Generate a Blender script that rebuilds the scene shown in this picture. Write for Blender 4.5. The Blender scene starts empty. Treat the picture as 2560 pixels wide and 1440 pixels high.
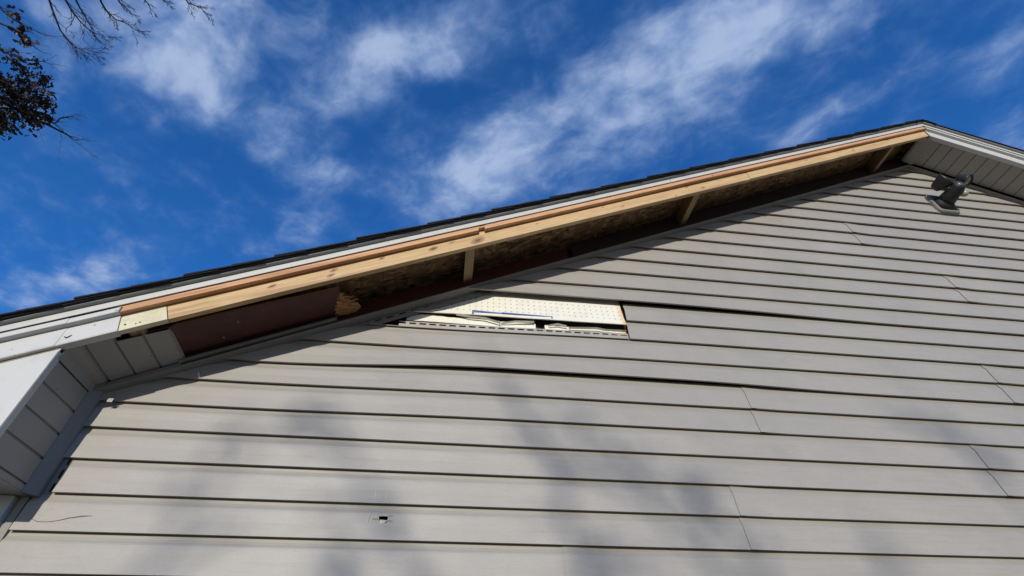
import bpy, bmesh, math, random
from mathutils import Vector, Matrix, noise
random.seed(7)
scn = bpy.context.scene
COL = scn.collection
# ---------------------------------------------------------------- camera, world, sun, exposure
YAW, PIT, ROL, CD, CZ = 0.138116169, 0.755907372, -0.0150063924, 1.57919357, 1.6
cyw, syw, cp, sp = math.cos(YAW), math.sin(YAW), math.cos(PIT), math.sin(PIT)
fwd = Vector((syw*cp, cyw*cp, sp)); r0 = Vector((cyw, -syw, 0)); u0 = r0.cross(fwd)
rr = r0*math.cos(ROL) + u0*math.sin(ROL); uu = -r0*math.sin(ROL) + u0*math.cos(ROL)
cam = bpy.data.objects.new('camera', bpy.data.cameras.new('camera')); COL.objects.link(cam)
cam.matrix_world = Matrix(((rr.x, uu.x, -fwd.x, 0), (rr.y, uu.y, -fwd.y, -CD), (rr.z, uu.z, -fwd.z, CZ), (0, 0, 0, 1)))
cam.data.sensor_width = 36; cam.data.lens = 1212.969/2560*36
cam.data.clip_end = 2000; cam.data.clip_start = .02
scn.camera = cam
SUN = Vector((0.21, 1.0, -0.29)).normalized()          # travel direction of the light
el = math.asin(-SUN.z); az = math.atan2(-SUN.x, -SUN.y)  # towards the sun, from +y clockwise
sl = bpy.data.lights.new('sun', 'SUN'); sl.energy = 3.5; sl.angle = math.radians(.53); sl.color = (1.0, .93, .82)
so = bpy.data.objects.new('sun', sl); COL.objects.link(so); so.location = (-4, -18, 12)
so.rotation_euler = SUN.to_track_quat('-Z', 'Y').to_euler()
vs = scn.view_settings
vs.view_transform = 'Standard'; vs.look = 'None'; vs.exposure = 0; vs.gamma = 1; vs.use_curve_mapping = False

class NT:
    def __init__(s, tree): s.t = tree; s.n = tree.nodes; s.l = tree.links
    def new(s, ty, **kw):
        n = s.n.new(ty)
        for k, v in kw.items():
            if k.startswith('i_'):
                key = k[2:]; key = int(key) if key.isdigit() else key.replace('_', ' ')
                n.inputs[key].default_value = v
            else: setattr(n, k, v)
        return n
    def link(s, a, b): s.l.new(a, b)
    def math(s, op, a, b=None, c=None, clamp=False):
        n = s.n.new('ShaderNodeMath'); n.operation = op; n.use_clamp = clamp
        for i, x in enumerate((a, b, c)):
            if x is None: continue
            if isinstance(x, (int, float)): n.inputs[i].default_value = x
            else: s.l.new(x, n.inputs[i])
        return n.outputs[0]
    def vmath(s, op, a, b=None):
        n = s.n.new('ShaderNodeVectorMath'); n.operation = op
        for i, x in enumerate((a, b)):
            if x is None: continue
            if isinstance(x, tuple): n.inputs[i].default_value = x
            else: s.l.new(x, n.inputs[i])
        return n.outputs[0]
    def maprange(s, v, a, b, c=0, d=1, interp='SMOOTHSTEP'):
        n = s.n.new('ShaderNodeMapRange'); n.interpolation_type = interp
        s.l.new(v, n.inputs[0])
        for i, x in zip((1, 2, 3, 4), (a, b, c, d)): n.inputs[i].default_value = x
        return n.outputs[0]
    def mix(s, fac, a, b, blend='MIX'):
        n = s.n.new('ShaderNodeMix'); n.data_type = 'RGBA'; n.blend_type = blend
        for key, x in ((0, fac), (6, a), (7, b)):
            if isinstance(x, (int, float)): n.inputs[key].default_value = x
            elif isinstance(x, tuple): n.inputs[key].default_value = (*x[:3], 1)
            else: s.l.new(x, n.inputs[key])
        return n.outputs[2]
    def noise(s, vec, scale, detail=4, rough=.5, scl=None, dist=0):
        if scl is not None:
            m = s.n.new('ShaderNodeMapping'); m.inputs['Scale'].default_value = scl; s.l.new(vec, m.inputs[0]); vec = m.outputs[0]
        n = s.n.new('ShaderNodeTexNoise'); n.inputs['Scale'].default_value = scale
        n.inputs['Detail'].default_value = detail; n.inputs['Roughness'].default_value = rough
        n.inputs['Distortion'].default_value = dist
        s.l.new(vec, n.inputs['Vector']); return n.outputs['Fac']

world = bpy.data.worlds.new('World'); scn.world = world; world.use_nodes = True
w = NT(world.node_tree); w.n.clear()
SKYS = .075
sky = w.new('ShaderNodeTexSky', sky_type='NISHITA', sun_disc=False)
sky.sun_elevation = el; sky.sun_rotation = az; sky.altitude = 0; sky.air_density = 1.0; sky.dust_density = .3; sky.ozone_density = 3.0
tc = w.new('ShaderNodeTexCoord')
sep = w.new('ShaderNodeSeparateXYZ'); w.link(tc.outputs['Generated'], sep.inputs[0])
zz = w.math('MAXIMUM', sep.outputs[2], .06)
comb = w.new('ShaderNodeCombineXYZ'); w.link(w.math('DIVIDE', sep.outputs[0], zz), comb.inputs[0]); w.link(w.math('DIVIDE', sep.outputs[1], zz), comb.inputs[1])
P0 = comb.outputs[0]
wn = w.new('ShaderNodeTexNoise', i_Scale=5.5, i_Detail=4.0); w.link(P0, wn.inputs['Vector'])
wv = w.vmath('SUBTRACT', wn.outputs['Color'], (.5, .5, .5))
P = w.vmath('ADD', P0, w.vmath('MULTIPLY', wv, (.16, .16, 0)))
BL = [(-0.682, 0.467, 0.294, 0.105, 2.849, 0.58), (-0.467, 0.417, 0.235, 0.115, 2.881, 0.5), (-0.28, 0.498, 0.288, 0.078, 2.556, 0.7), (-0.06, 0.352, 0.346, 0.087, 2.884, 0.5), (0.267, 0.484, 0.678, 0.165, 2.453, 0.68), (0.419, 0.361, 0.328, 0.18, 2.608, 0.48), (-0.038, 0.676, 0.206, 0.108, 2.565, 0.6), (-1.077, 1.143, 0.339, 0.094, 2.646, 0.85), (-0.464, 0.91, 0.172, 0.071, 2.531, 0.6), (-0.316, 0.721, 0.133, 0.053, -2.771, 0.5), (0.732, 0.476, 0.133, 0.081, 2.338, 0.5), (1.026, 0.27, 0.108, 0.085, 1.296, 0.75), (1.234, 0.419, 0.129, 0.06, -2.972, 0.6), (0.873, 0.301, 0.077, 0.05, 2.926, 0.35), (-0.485, 0.615, 0.18, 0.09, -2.278, 0.6), (-1.311, 1.221, 0.179, 0.092, 2.542, 0.5), (0.517, 0.251, 0.245, 0.082, 2.799, 0.55), (-0.161, 0.417, 0.184, 0.069, 2.53, 0.4), (-0.618, 0.54, 0.16, 0.11, 2.802, 0.55), (0.085, 0.575, 0.181, 0.105, 2.216, 0.4), (-0.149, 0.545, 0.101, 0.053, -2.669, 0.25), (-0.67, 0.386, 0.299, 0.054, 2.997, 0.4),
      # the same broken cloud goes on outside the frame
      (-2.2, .3, .5, .2, 2.7, .7), (-1.6, -1.2, .7, .2, 2.6, .7), (1.9, .9, .6, .2, 2.5, .7), (2.0, -.6, .5, .2, 2.6, .6), (.2, -1.3, .7, .2, 2.6, .7), (-.3, 2.2, .8, .25, 2.6, .7), (1.4, 2.4, .7, .2, 2.6, .7)]
acc = None
for (cx, cy, a, b, th, wt) in BL:
    m = w.new('ShaderNodeMapping', vector_type='TEXTURE'); w.link(P, m.inputs[0])
    m.inputs['Location'].default_value = (cx, cy, 0); m.inputs['Rotation'].default_value = (0, 0, th); m.inputs['Scale'].default_value = (a*1.25, b*1.25, 1)
    g = w.new('ShaderNodeTexGradient', gradient_type='SPHERICAL'); w.link(m.outputs[0], g.inputs[0])
    v = w.math('MULTIPLY', w.maprange(g.outputs['Fac'], 0, .85), wt)
    acc = v if acc is None else w.math('ADD', acc, v)
rot = w.new('ShaderNodeMapping', vector_type='POINT'); rot.inputs['Rotation'].default_value = (0, 0, .62); w.link(w.vmath('ADD', P0, w.vmath('MULTIPLY', wv, (.05, .05, 0))), rot.inputs[0])
fb = w.noise(P0, 5.0, 12, .60, dist=.55)
fb2 = w.noise(rot.outputs[0], 11.0, 10, .56, scl=(1.0, 1.45, 1), dist=.3)          # combed along the wind
fb3 = w.noise(rot.outputs[0], 3.2, 6, .55, scl=(1.0, 1.3, 1), dist=.3)
n1 = w.math('SUBTRACT', fb, .5); n2 = w.math('SUBTRACT', fb2, .5); n3 = w.math('SUBTRACT', fb3, .5)
dens = w.math('ADD', w.math('ADD', acc, w.math('MULTIPLY', n1, 1.9)), w.math('ADD', w.math('MULTIPLY', n2, 1.35), w.math('MULTIPLY', n3, .8)))
d = w.maprange(dens, -.24, 1.85, interp='SMOOTHSTEP')
tint = w.mix(w.maprange(sep.outputs[2], .08, .5), (.95, .92, .88), (.44, 1.48, 2.68))     # paler towards the horizon
skc = w.vmath('MULTIPLY', sky.outputs[0], tint)
shade_ = w.math('ADD', w.maprange(d, .1, 1.0, interp='LINEAR'), w.math('ADD', w.math('MULTIPLY', n2, 1.1), w.math('MULTIPLY', n3, .8)), clamp=True)
cloud = w.vmath('MULTIPLY', w.mix(shade_, (.15, .29, .60), (.41, .52, .75)), (1/SKYS,)*3)
colr = w.mix(w.math('MULTIPLY', w.maprange(d, 0, .95, interp='LINEAR'), .92), skc, cloud)
bg = w.new('ShaderNodeBackground', i_Strength=SKYS); w.link(colr, bg.inputs[0])
wo = w.new('ShaderNodeOutputWorld'); w.link(bg.outputs[0], wo.inputs[0])

# ---------------------------------------------------------------- materials
def mat(name, base=(.5, .5, .5), rough=.6, metal=0, spec=.5, build=None):
    m = bpy.data.materials.new(name); m.use_nodes = True
    t = NT(m.node_tree); b = t.n['Principled BSDF']
    b.inputs['Base Color'].default_value = (*base, 1); b.inputs['Roughness'].default_value = rough
    b.inputs['Metallic'].default_value = metal; b.inputs['Specular IOR Level'].default_value = spec
    if build: build(t, b, base)
    return m
def objc(t): return t.new('ShaderNodeTexCoord').outputs['Object']
def uvc(t): return t.new('ShaderNodeUVMap').outputs['UV']
def bump(t, b, h, strength=.2, dist=.001):
    n = t.new('ShaderNodeBump'); n.inputs['Strength'].default_value = strength; n.inputs['Distance'].default_value = dist
    t.link(h, n.inputs['Height']); t.link(n.outputs[0], b.inputs['Normal'])
def vinyl(dirt=.5, grain=True, tint=(.48, .44, .37), spots=.045):
    def f(t, b, base):
        p = objc(t); u = uvc(t)
        oi = t.new('ShaderNodeObjectInfo').outputs['Random']
        big = t.noise(p, 2.2, 4, .6); mid = t.noise(p, 9, 4, .6); fine = t.noise(p, 260, 3, .7)
        c = t.mix(oi, tuple(x*1.03 for x in base), tuple(x*y for x, y in zip(base, (.92, .935, .955))))
        c = t.mix(t.maprange(big, .35, .75), c, tuple(x*y for x, y in zip(base, (.80, .82, .85))))
        c = t.mix(t.maprange(mid, .35, .8), c, tuple(x*y for x, y in zip(base, (.93, .94, .97))))
        c = t.mix(t.math('MULTIPLY', t.maprange(fine, .45, .72), .28), c, tuple(x*.62 for x in base))
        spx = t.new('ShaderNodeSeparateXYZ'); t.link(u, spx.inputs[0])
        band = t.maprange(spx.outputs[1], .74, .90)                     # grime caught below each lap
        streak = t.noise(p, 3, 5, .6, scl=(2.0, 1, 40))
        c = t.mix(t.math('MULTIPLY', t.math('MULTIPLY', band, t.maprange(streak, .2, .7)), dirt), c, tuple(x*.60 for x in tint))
        lap_shade = t.maprange(spx.outputs[1], 1.02, 1.3)
        c = t.mix(lap_shade, c, (.085, .058, .045))  # lap undersides and pockets coloured dark brown to deepen their shade
        st2 = t.noise(p, 6, 5, .65, scl=(.7, 1, 22))
        c = t.mix(t.math('MULTIPLY', t.maprange(st2, .5, .72), .38*dirt), c, tuple(x*.6 for x in tint))
        vor = t.new('ShaderNodeTexVoronoi', i_Scale=34.0); t.link(p, vor.inputs['Vector'])
        spk = t.math('MULTIPLY', t.math('LESS_THAN', vor.outputs['Distance'], spots), t.math('GREATER_THAN', t.noise(p, 4, 2), .52))
        c = t.mix(t.math('MULTIPLY', spk, .6), c, (.09, .075, .06))
        t.link(c, b.inputs['Base Color'])
        if grain:
            g = t.noise(p, 60, 6, .65, scl=(.14, 1, 1.2))
            c2 = t.mix(t.math('MULTIPLY', t.maprange(g, .42, .7), .22), c, tuple(x*.72 for x in base)); t.link(c2, b.inputs['Base Color']); h = t.math('ADD', t.math('MULTIPLY', g, .6), t.math('MULTIPLY', fine, .5))
            bump(t, b, h, .6, .0009)
        b.inputs['Roughness'].default_value = .5
    return f
M = {}
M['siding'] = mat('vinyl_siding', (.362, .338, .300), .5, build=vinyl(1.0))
M['channel'] = mat('grey_channel_vinyl', (.26, .245, .215), .5, build=vinyl(.3))
M['soffit'] = mat('vinyl_soffit', (.38, .355, .315), .55, build=vinyl(.35, False))
M['dirty_soffit'] = mat('dirty_vinyl_soffit', (.34, .325, .295), .55, build=vinyl(.6, False, spots=.10))
def alu(t, b, base):
    p = objc(t); n = t.noise(p, 14, 5, .6); f = t.noise(p, 300, 2, .6)
    c = t.mix(t.maprange(n, .45, .85), base, tuple(x*.86 for x in base))
    c = t.mix(t.math('MULTIPLY', t.maprange(f, .5, .75), .2), c, tuple(x*.55 for x in base))
    vor = t.new('ShaderNodeTexVoronoi', i_Scale=22.0); t.link(p, vor.inputs['Vector'])
    c = t.mix(t.math('MULTIPLY', t.math('LESS_THAN', vor.outputs['Distance'], .05), .5), c, (.12, .11, .1))
    t.link(c, b.inputs['Base Color']); bump(t, b, n, .12, .004)
M['white'] = mat('white_aluminium_trim', (.55, .55, .535), .42, build=alu)
M['drip'] = mat('grey_drip_edge', (.26, .27, .265), .45, build=alu)
def shing(t, b, base):
    p = objc(t); g = t.noise(p, 420, 2, .7); n = t.noise(p, 12, 3)
    c = t.mix(t.maprange(g, .4, .7), (.012, .013, .016), (.05, .052, .058)); c = t.mix(t.math('MULTIPLY', n, .4), c, (.02, .02, .022))
    t.link(c, b.inputs['Base Color']); bump(t, b, g, .8, .002)
M['shingle'] = mat('black_asphalt_shingle', (.03, .03, .035), .9, spec=.25, build=shing)
KNOTS = []
def wood(c1, c2, c3, knots=(), scale=1.0, dark=1.0):
    def f(t, b, base):
        u = uvc(t)
        dn = t.noise(u, 1.1, 3, .5)
        warp = t.vmath('ADD', u, t.vmath('MULTIPLY', t.new('ShaderNodeTexNoise', i_Scale=2.0).outputs['Color'], (0, 0, 0)))
        g1 = t.noise(u, 1.0, 6, .6, scl=(1.6*scale, 85*scale, 1), dist=.5)
        g2 = t.noise(u, 1.0, 5, .65, scl=(9*scale, 420*scale, 1))
        g3 = t.noise(u, 1.0, 3, .5, scl=(1.2, 26, 1), dist=.8)
        c = t.mix(t.maprange(g1, .38, .6), c1, c2)
        c = t.mix(t.math('MULTIPLY', t.maprange(g3, .55, .63), .7), c, c3)
        c = t.mix(t.math('MULTIPLY', t.maprange(g2, .47, .60), .6), c, c3)
        c = t.mix(t.math('MULTIPLY', t.maprange(dn, .4, .75), .3), c, tuple(x*.8 for x in c1))
        for (kx, ky, ra, rb, st) in knots:
            m = t.new('ShaderNodeMapping', vector_type='TEXTURE'); t.link(u, m.inputs[0])
            m.inputs['Location'].default_value = (kx, ky, 0); m.inputs['Scale'].default_value = (ra, rb, 1); m.inputs['Rotation'].default_value = (0, 0, .12)
            g = t.new('ShaderNodeTexGradient', gradient_type='SPHERICAL'); t.link(m.outputs[0], g.inputs[0])
            c = t.mix(t.math('MULTIPLY', t.maprange(g.outputs['Fac'], 0, .45), st), c, (.22, .085, .05))
            c = t.mix(t.math('MULTIPLY', t.maprange(g.outputs['Fac'], .55, .85), st), c, (.045, .02, .015))
        t.link(c, b.inputs['Base Color']); bump(t, b, t.math('ADD', g1, t.math('MULTIPLY', g2, .6)), .25, .001)
    return f
S5 = math.sqrt(1.25)
# knots given as (x, height above the board's lower edge)
kn = [(-.664, .047, .017, .009, .9), (-.478, .056, .016, .0095, .8), (-.482, .028, .017, .010, .8), (-.318, .062, .014, .008, .8), (-.13, .046, .021, .012, 1.0),
      (.045, .030, .034, .022, .75), (-.06, .058, .016, .008, .5), (.30, .05, .012, .006, .5), (.62, .06, .012, .006, .4), (.72, .03, .014, .007, .5), (1.10, .065, .018, .008, .6), (1.19, .028, .02, .01, .5), (1.95, .05, .013, .006, .5), (2.35, .04, .02, .01, .45), (2.7, .06, .02, .01, .35), (1.02, .012, .01, .006, .5)]
M['board'] = mat('yellow_pine_board', (.6, .42, .22), .6, build=wood((.63, .45, .235), (.54, .36, .165), (.33, .19, .085), [(a*S5, b*.9, c*1.15, d*1.15, e*.9) for a, b, c, d, e in kn]))
M['batten'] = mat('orange_pine_batten', (.6, .35, .18), .6, build=wood((.66, .40, .225), (.58, .31, .15), (.35, .16, .07)))
M['lookout'] = mat('pale_pine_block', (.5, .38, .22), .7, build=wood((.36, .26, .13), (.28, .19, .09), (.17, .105, .05)))
def cream(t, b, base):
    p = objc(t); n = t.noise(p, 18, 5, .65); s = t.noise(p, 60, 4, .7)
    c = t.mix(t.maprange(n, .3, .8), base, (.50, .46, .30)); c = t.mix(t.math('MULTIPLY', t.maprange(s, .64, .74), .6), c, (.12, .09, .05))
    t.link(c, b.inputs['Base Color']); bump(t, b, n, .3, .001)
M['cream'] = mat('old_cream_painted_board', (.66, .62, .44), .65, build=cream)
def osb(t, b, base):
    p = objc(t)
    a = t.new('ShaderNodeTexVoronoi', i_Scale=1.0)
    m = t.new('ShaderNodeMapping'); m.inputs['Scale'].default_value = (30, 75, 30); m.inputs['Rotation'].default_value = (0, 0, .5)
    dn = t.new('ShaderNodeTexNoise', i_Scale=6.0); t.link(p, dn.inputs['Vector'])
    t.link(t.vmath('ADD', p, t.vmath('MULTIPLY', dn.outputs['Color'], (.06, .06, .06))), m.inputs[0]); t.link(m.outputs[0], a.inputs['Vector'])
    a2 = t.new('ShaderNodeTexVoronoi', i_Scale=1.0); m2 = t.new('ShaderNodeMapping'); m2.inputs['Scale'].default_value = (70, 18, 20); m2.inputs['Rotation'].default_value = (0, 0, .9)
    t.link(p, m2.inputs[0]); t.link(m2.outputs[0], a2.inputs['Vector'])
    s1 = t.new('ShaderNodeSeparateColor'); t.link(a.outputs['Color'], s1.inputs[0]); s2 = t.new('ShaderNodeSeparateColor'); t.link(a2.outputs['Color'], s2.inputs[0])
    c = t.mix(s1.outputs[0], (.05, .026, .012), (.40, .245, .11)); c = t.mix(t.math('MULTIPLY', t.math('GREATER_THAN', s2.outputs[1], .55), .7), c, (.17, .095, .04))
    t.link(c, b.inputs['Base Color']); bump(t, b, s2.outputs[0], .5, .002)
M['osb'] = mat('strand_board', (.3, .2, .1), .8, build=osb)
def maroon(t, b, base):
    p = objc(t); n = t.noise(p, 20, 5, .6); f = t.noise(p, 90, 4, .6, scl=(.3, 1, 3))
    c = t.mix(t.maprange(n, .3, .8), base, tuple(x*.7 for x in base)); c = t.mix(t.math('MULTIPLY', t.maprange(f, .6, .8), .3), c, (.22, .12, .08))
    t.link(c, b.inputs['Base Color']); bump(t, b, f, .3, .001)
M['maroon'] = mat('maroon_painted_board', (.075, .015, .010), .6, build=maroon)
M['old_wood'] = mat('old_grey_brown_wood', (.045, .026, .018), .85, build=maroon)
M['torn'] = mat('torn_wood_fibre', (.44, .235, .10), .9)
def foam(t, b, base):
    p = objc(t)
    s = t.new('ShaderNodeSeparateXYZ'); t.link(p, s.inputs[0])
    def cell(o, off):
        return t.math('SUBTRACT', t.math('FRACT', t.math('ADD', t.math('DIVIDE', o, .0254), off)), .5)
    fx = t.math('ABSOLUTE', cell(s.outputs[0], .1)); fz = t.math('ABSOLUTE', cell(s.outputs[2], .35))
    hb = t.math('MULTIPLY', t.math('LESS_THAN', fx, .17), t.math('LESS_THAN', fz, .04)); vb = t.math('MULTIPLY', t.math('LESS_THAN', fx, .04), t.math('LESS_THAN', fz, .2))
    cr = t.math('MULTIPLY', t.math('MAXIMUM', hb, vb), t.math('LESS_THAN', t.math('ABSOLUTE', t.math('SUBTRACT', s.outputs[2], 2.99)), .058))
    n = t.noise(p, 25, 5, .6)
    c = t.mix(t.maprange(n, .4, .85), base, (.68, .66, .56))
    c = t.mix(t.math('MULTIPLY', cr, .75), c, (.16, .18, .22))
    e = t.math('ADD', s.outputs[0], t.math('MULTIPLY', t.noise(p, 22, 5, .7), .05))
    c = t.mix(t.maprange(e, .706, .752, 0, .95), c, (.66, .42, .17))
    t.link(c, b.inputs['Base Color']); bump(t, b, n, .3, .002)
M['foam'] = mat('white_foam_sheathing', (.77, .75, .645), .6, build=foam)
M['blue'] = mat('blue_marker_print', (.03, .10, .32), .5)
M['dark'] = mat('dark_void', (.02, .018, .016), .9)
M['galv'] = mat('galvanised_nail', (.35, .33, .32), .4, .8)
def fixm(t, b, base):
    p = objc(t); n = t.noise(p, 60, 4, .6); c = t.mix(t.maprange(n, .35, .8), base, tuple(x*.6 for x in base)); t.link(c, b.inputs['Base Color'])
M['bronze'] = mat('dark_bronze_metal', (.018, .019, .019), .5, .0, build=fixm)
M['silver'] = mat('worn_silver_metal', (.075, .077, .076), .4, .3, build=fixm)
M['plate'] = mat('weathered_grey_plate', (.22, .225, .20), .6, build=fixm)
M['glass'] = mat('frosted_lens', (.30, .32, .24), .25)
M['bark'] = mat('dark_bark', (.06, .045, .035), .9)
def leafm(t, b, base):
    i = t.new('ShaderNodeNewGeometry').outputs['Random Per Island']
    c = t.mix(i, (.04, .028, .016), (.135, .08, .035)); t.link(c, b.inputs['Base Color'])
M['leaf'] = mat('dry_brown_oak_leaf', (.1, .06, .03), .6, build=leafm)
def lawn(t, b, base):
    p = objc(t); n = t.noise(p, .6, 6, .6); f = t.noise(p, 30, 4, .7)
    c = t.mix(t.maprange(n, .35, .7), (.15, .125, .09), (.19, .155, .115)); c = t.mix(t.maprange(f, .4, .7), c, (.08, .07, .05))
    t.link(c, b.inputs['Base Color']); bump(t, b, f, .6, .02)
M['lawn'] = mat('winter_lawn', (.2, .17, .1), .95, build=lawn)
def conc(t, b, base):
    p = objc(t); n = t.noise(p, 3, 6, .6); c = t.mix(n, base, tuple(x*.7 for x in base)); t.link(c, b.inputs['Base Color'])
M['concrete'] = mat('foundation_concrete', (.34, .33, .31), .85, build=conc)

# ---------------------------------------------------------------- helpers
def tag(o, label=None, cat=None, group=None, kind=None):
    for k, v in (('label', label), ('category', cat), ('group', group), ('kind', kind)):
        if v: o[k] = v
    return o
def empty(name, loc=(0, 0, 0), parent=None):
    o = bpy.data.objects.new(name, None); COL.objects.link(o); o.location = loc; o.empty_display_size = .2
    if parent: o.parent = parent
    return o
def mesh(name, V, F, m, parent=None, UV=None, smooth=False, bevel=0, mats=None, fm=None):
    me = bpy.data.meshes.new(name); me.from_pydata([tuple(v) for v in V], [], F)
    for mm in (mats or [m]): me.materials.append(mm)
    if fm: me.polygons.foreach_set('material_index', fm)
    if UV:
        l = me.uv_layers.new(name='UVMap')
        for lp in me.loops: l.data[lp.index].uv = UV[lp.vertex_index]
    if smooth: me.polygons.foreach_set('use_smooth', [True]*len(me.polygons))
    me.update()
    bm = bmesh.new(); bm.from_mesh(me); bmesh.ops.recalc_face_normals(bm, faces=bm.faces); bm.to_mesh(me); bm.free()
    o = bpy.data.objects.new(name, me); COL.objects.link(o)
    if parent: o.parent = parent
    if bevel:
        b = o.modifiers.new('bevel', 'BEVEL'); b.width = bevel; b.segments = 2; b.limit_method = 'ANGLE'; b.angle_limit = .6
    return o
XA = 3.1
def zr(h, x): return h + .5*XA - .5*abs(x - XA)     # height of a roof-parallel line; h is its left-slope constant
def ext(name, prof, x0, x1, m, parent, n=1, bevel=0, wob=None, slope=True, dh=0, dy=0, sq=(0, 0)):
    """closed profile [(y,h)] run along the rake between x0 and x1; breaks at the apex are left to the caller"""
    V, F, UV = [], [], []; k = len(prof); acc = [0]
    for i in range(k): acc.append(acc[-1] + math.dist(prof[i], prof[(i+1) % k]))
    for j in range(n+1):
        xb = x0 + (x1-x0)*j/n
        for i, (y, h) in enumerate(prof):
            x = xb - .4*(h-3.07)*(sq[0] if j == 0 else sq[1] if j == n else 0)
            oy, oh = (wob(x, y, h) if wob else (0, 0))
            V.append((x, y+oy+dy, (zr(h+oh+dh, x) if slope else h+oh+dh))); UV.append((x*S5, h*.9 if False else h - prof[0][1] + (y-prof[0][0])*.3))
    for j in range(n):
        for i in range(k):
            a = j*k+i; b = j*k+(i+1) % k; F.append((a, b, b+k, a+k))
    F.append(tuple(range(k))); F.append(tuple(range(n*k, n*k+k)))
    return mesh(name, V, F, m, parent, UV, bevel=bevel)
def rect(y0, y1, h0, h1): return [(y0, h0), (y1, h0), (y1, h1), (y0, h1)]
def strip(pts, th):
    """open polyline profile -> closed sheet profile of thickness th (offset inwards +y/+h)"""
    out = []
    n = len(pts)
    for i, (y, h) in enumerate(pts):
        a = pts[max(i-1, 0)]; b = pts[min(i+1, n-1)]
        d = Vector((b[0]-a[0], b[1]-a[1])); d.normalize(); out.append((y + d.y*th, h - d.x*th))
    return list(pts) + out[::-1]
def boxm(name, x0, x1, y0, y1, z0, z1, m, parent, bevel=0):
    V = [(x, y, z) for x in (x0, x1) for y in (y0, y1) for z in (z0, z1)]
    F = [(0, 1, 3, 2), (4, 6, 7, 5), (0, 4, 5, 1), (2, 3, 7, 6), (0, 2, 6, 4), (1, 5, 7, 3)]
    return mesh(name, V, F, m, parent, [(v[0], .3) for v in V], bevel=bevel)

# ---------------------------------------------------------------- ground
def grid_ground():
    V, F = [], []; xs = [-400, -120, -40, -14, -6, 0, 6, 14, 40, 120, 400]
    for x in xs:
        for y in xs: V.append((x, y, 0.02*noise.noise(Vector((x*.3, y*.3, 0))) - (.0)))
    n = len(xs)
    for i in range(n-1):
        for j in range(n-1): F.append((i*n+j, (i+1)*n+j, (i+1)*n+j+1, i*n+j+1))
    tag(mesh('ground', V, F, M['lawn']), kind='structure')
grid_ground()

# ---------------------------------------------------------------- the house
XL, XR = -1.20, 7.40
YB = 8.0
house = tag(empty('house', (3.1, 0, 0)), 'grey vinyl sided gable end of a house with a stripped open rake and black shingles', 'house')
house.location = (0, 0, 0)
boxm('foundation', XL+.02, XR-.02, .0, YB, -.3, .22, M['concrete'], house)
# wall body (old maroon siding behind the vinyl)
V = []
for y in (.022, YB-.02):
    V += [(XL+.03, y, .22), (XR-.03, y, .22), (XR-.03, y, zr(3.03, XR-.03)), (XA, y, zr(3.165, XA)-.0), (XL+.03, y, zr(3.03, XL+.03))]
V = [(v[0], v[1], (v[2] if i % 5 in (0, 1, 3) else zr(3.165, v[0]))) for i, v in enumerate(V)]
gw = mesh('gable_wall', V, [(0, 1, 2, 3, 4), (9, 8, 7, 6, 5), (0, 5, 6, 1), (1, 6, 7, 2), (2, 7, 8, 3), (3, 8, 9, 4), (4, 9, 5, 0)], M['maroon'], house)

# lap heights
def interp(x, tab):
    if x <= tab[0][0]: return tab[0][1]
    for (a, fa), (b, fb_) in zip(tab, tab[1:]):
        if x <= b: return fa + (fb_-fa)*(x-a)/(b-a)
    return tab[-1][1]
BASE = [(-17, -31), (-15, -28), (-12, -22), (-9, -18), (-6, -15), (-3, -11), (0, -10), (2, -9), (4, -6), (7, -7), (26, -7)]
SAG = {1: 23, -1: 19, 0: 13, 2: 9, 3: 9, -4: 12, -5: 9, -6: 7, -3: 5, -2: 10}
def sst(a, b, x):
    t = max(0, min(1, (x-a)/(b-a))); return t*t*(3-2*t)
def lip_z(k, x, upper=True):
    z = 2.7571 - .1016*k + interp(k, BASE)/1000
    kk = int(round(k))
    if abs(k-kk) < .01 and kk in SAG:
        z -= SAG[kk]/1000*(1 - (sst(-.75, .15, x) if kk > 0 else sst(-.3, .85, x)))
    if upper and kk == 1: z += .005*sst(-.6, .1, x)*(1-sst(.9, 1.7, x))          # sprung lock
    if upper and kk == -3: z += .004*(1-sst(1.2, 2.1, x))
    return z
DL = .0145
def course_z(k0, f, x):
    """f in 0..2 down a double panel that starts under lip k0"""
    a = lip_z(k0, x, upper=False) ; b = lip_z(k0+1, x); c = lip_z(k0+2, x)
    return a + (b-a)*f if f <= 1 else b + (c-b)*(f-1)
FACE = [(.0, -.0030), (.12, -.0042), (.19, -.0062), (.235, -.0090), (.28, -.0105), (.34, -.0112), (.62, -.0128), (1.0, -.0170)]
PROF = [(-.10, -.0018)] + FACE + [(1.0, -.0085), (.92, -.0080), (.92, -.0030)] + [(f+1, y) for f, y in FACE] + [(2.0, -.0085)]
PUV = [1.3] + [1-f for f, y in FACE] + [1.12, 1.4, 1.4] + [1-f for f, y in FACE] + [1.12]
def xclip(z, side):
    # x where the siding meets the rake channel
    hj = 3.043
    x = XA + (z - zr(hj, XA))/.5 if side < 0 else XA - (z - zr(hj, XA))/.5
    return x
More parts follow.
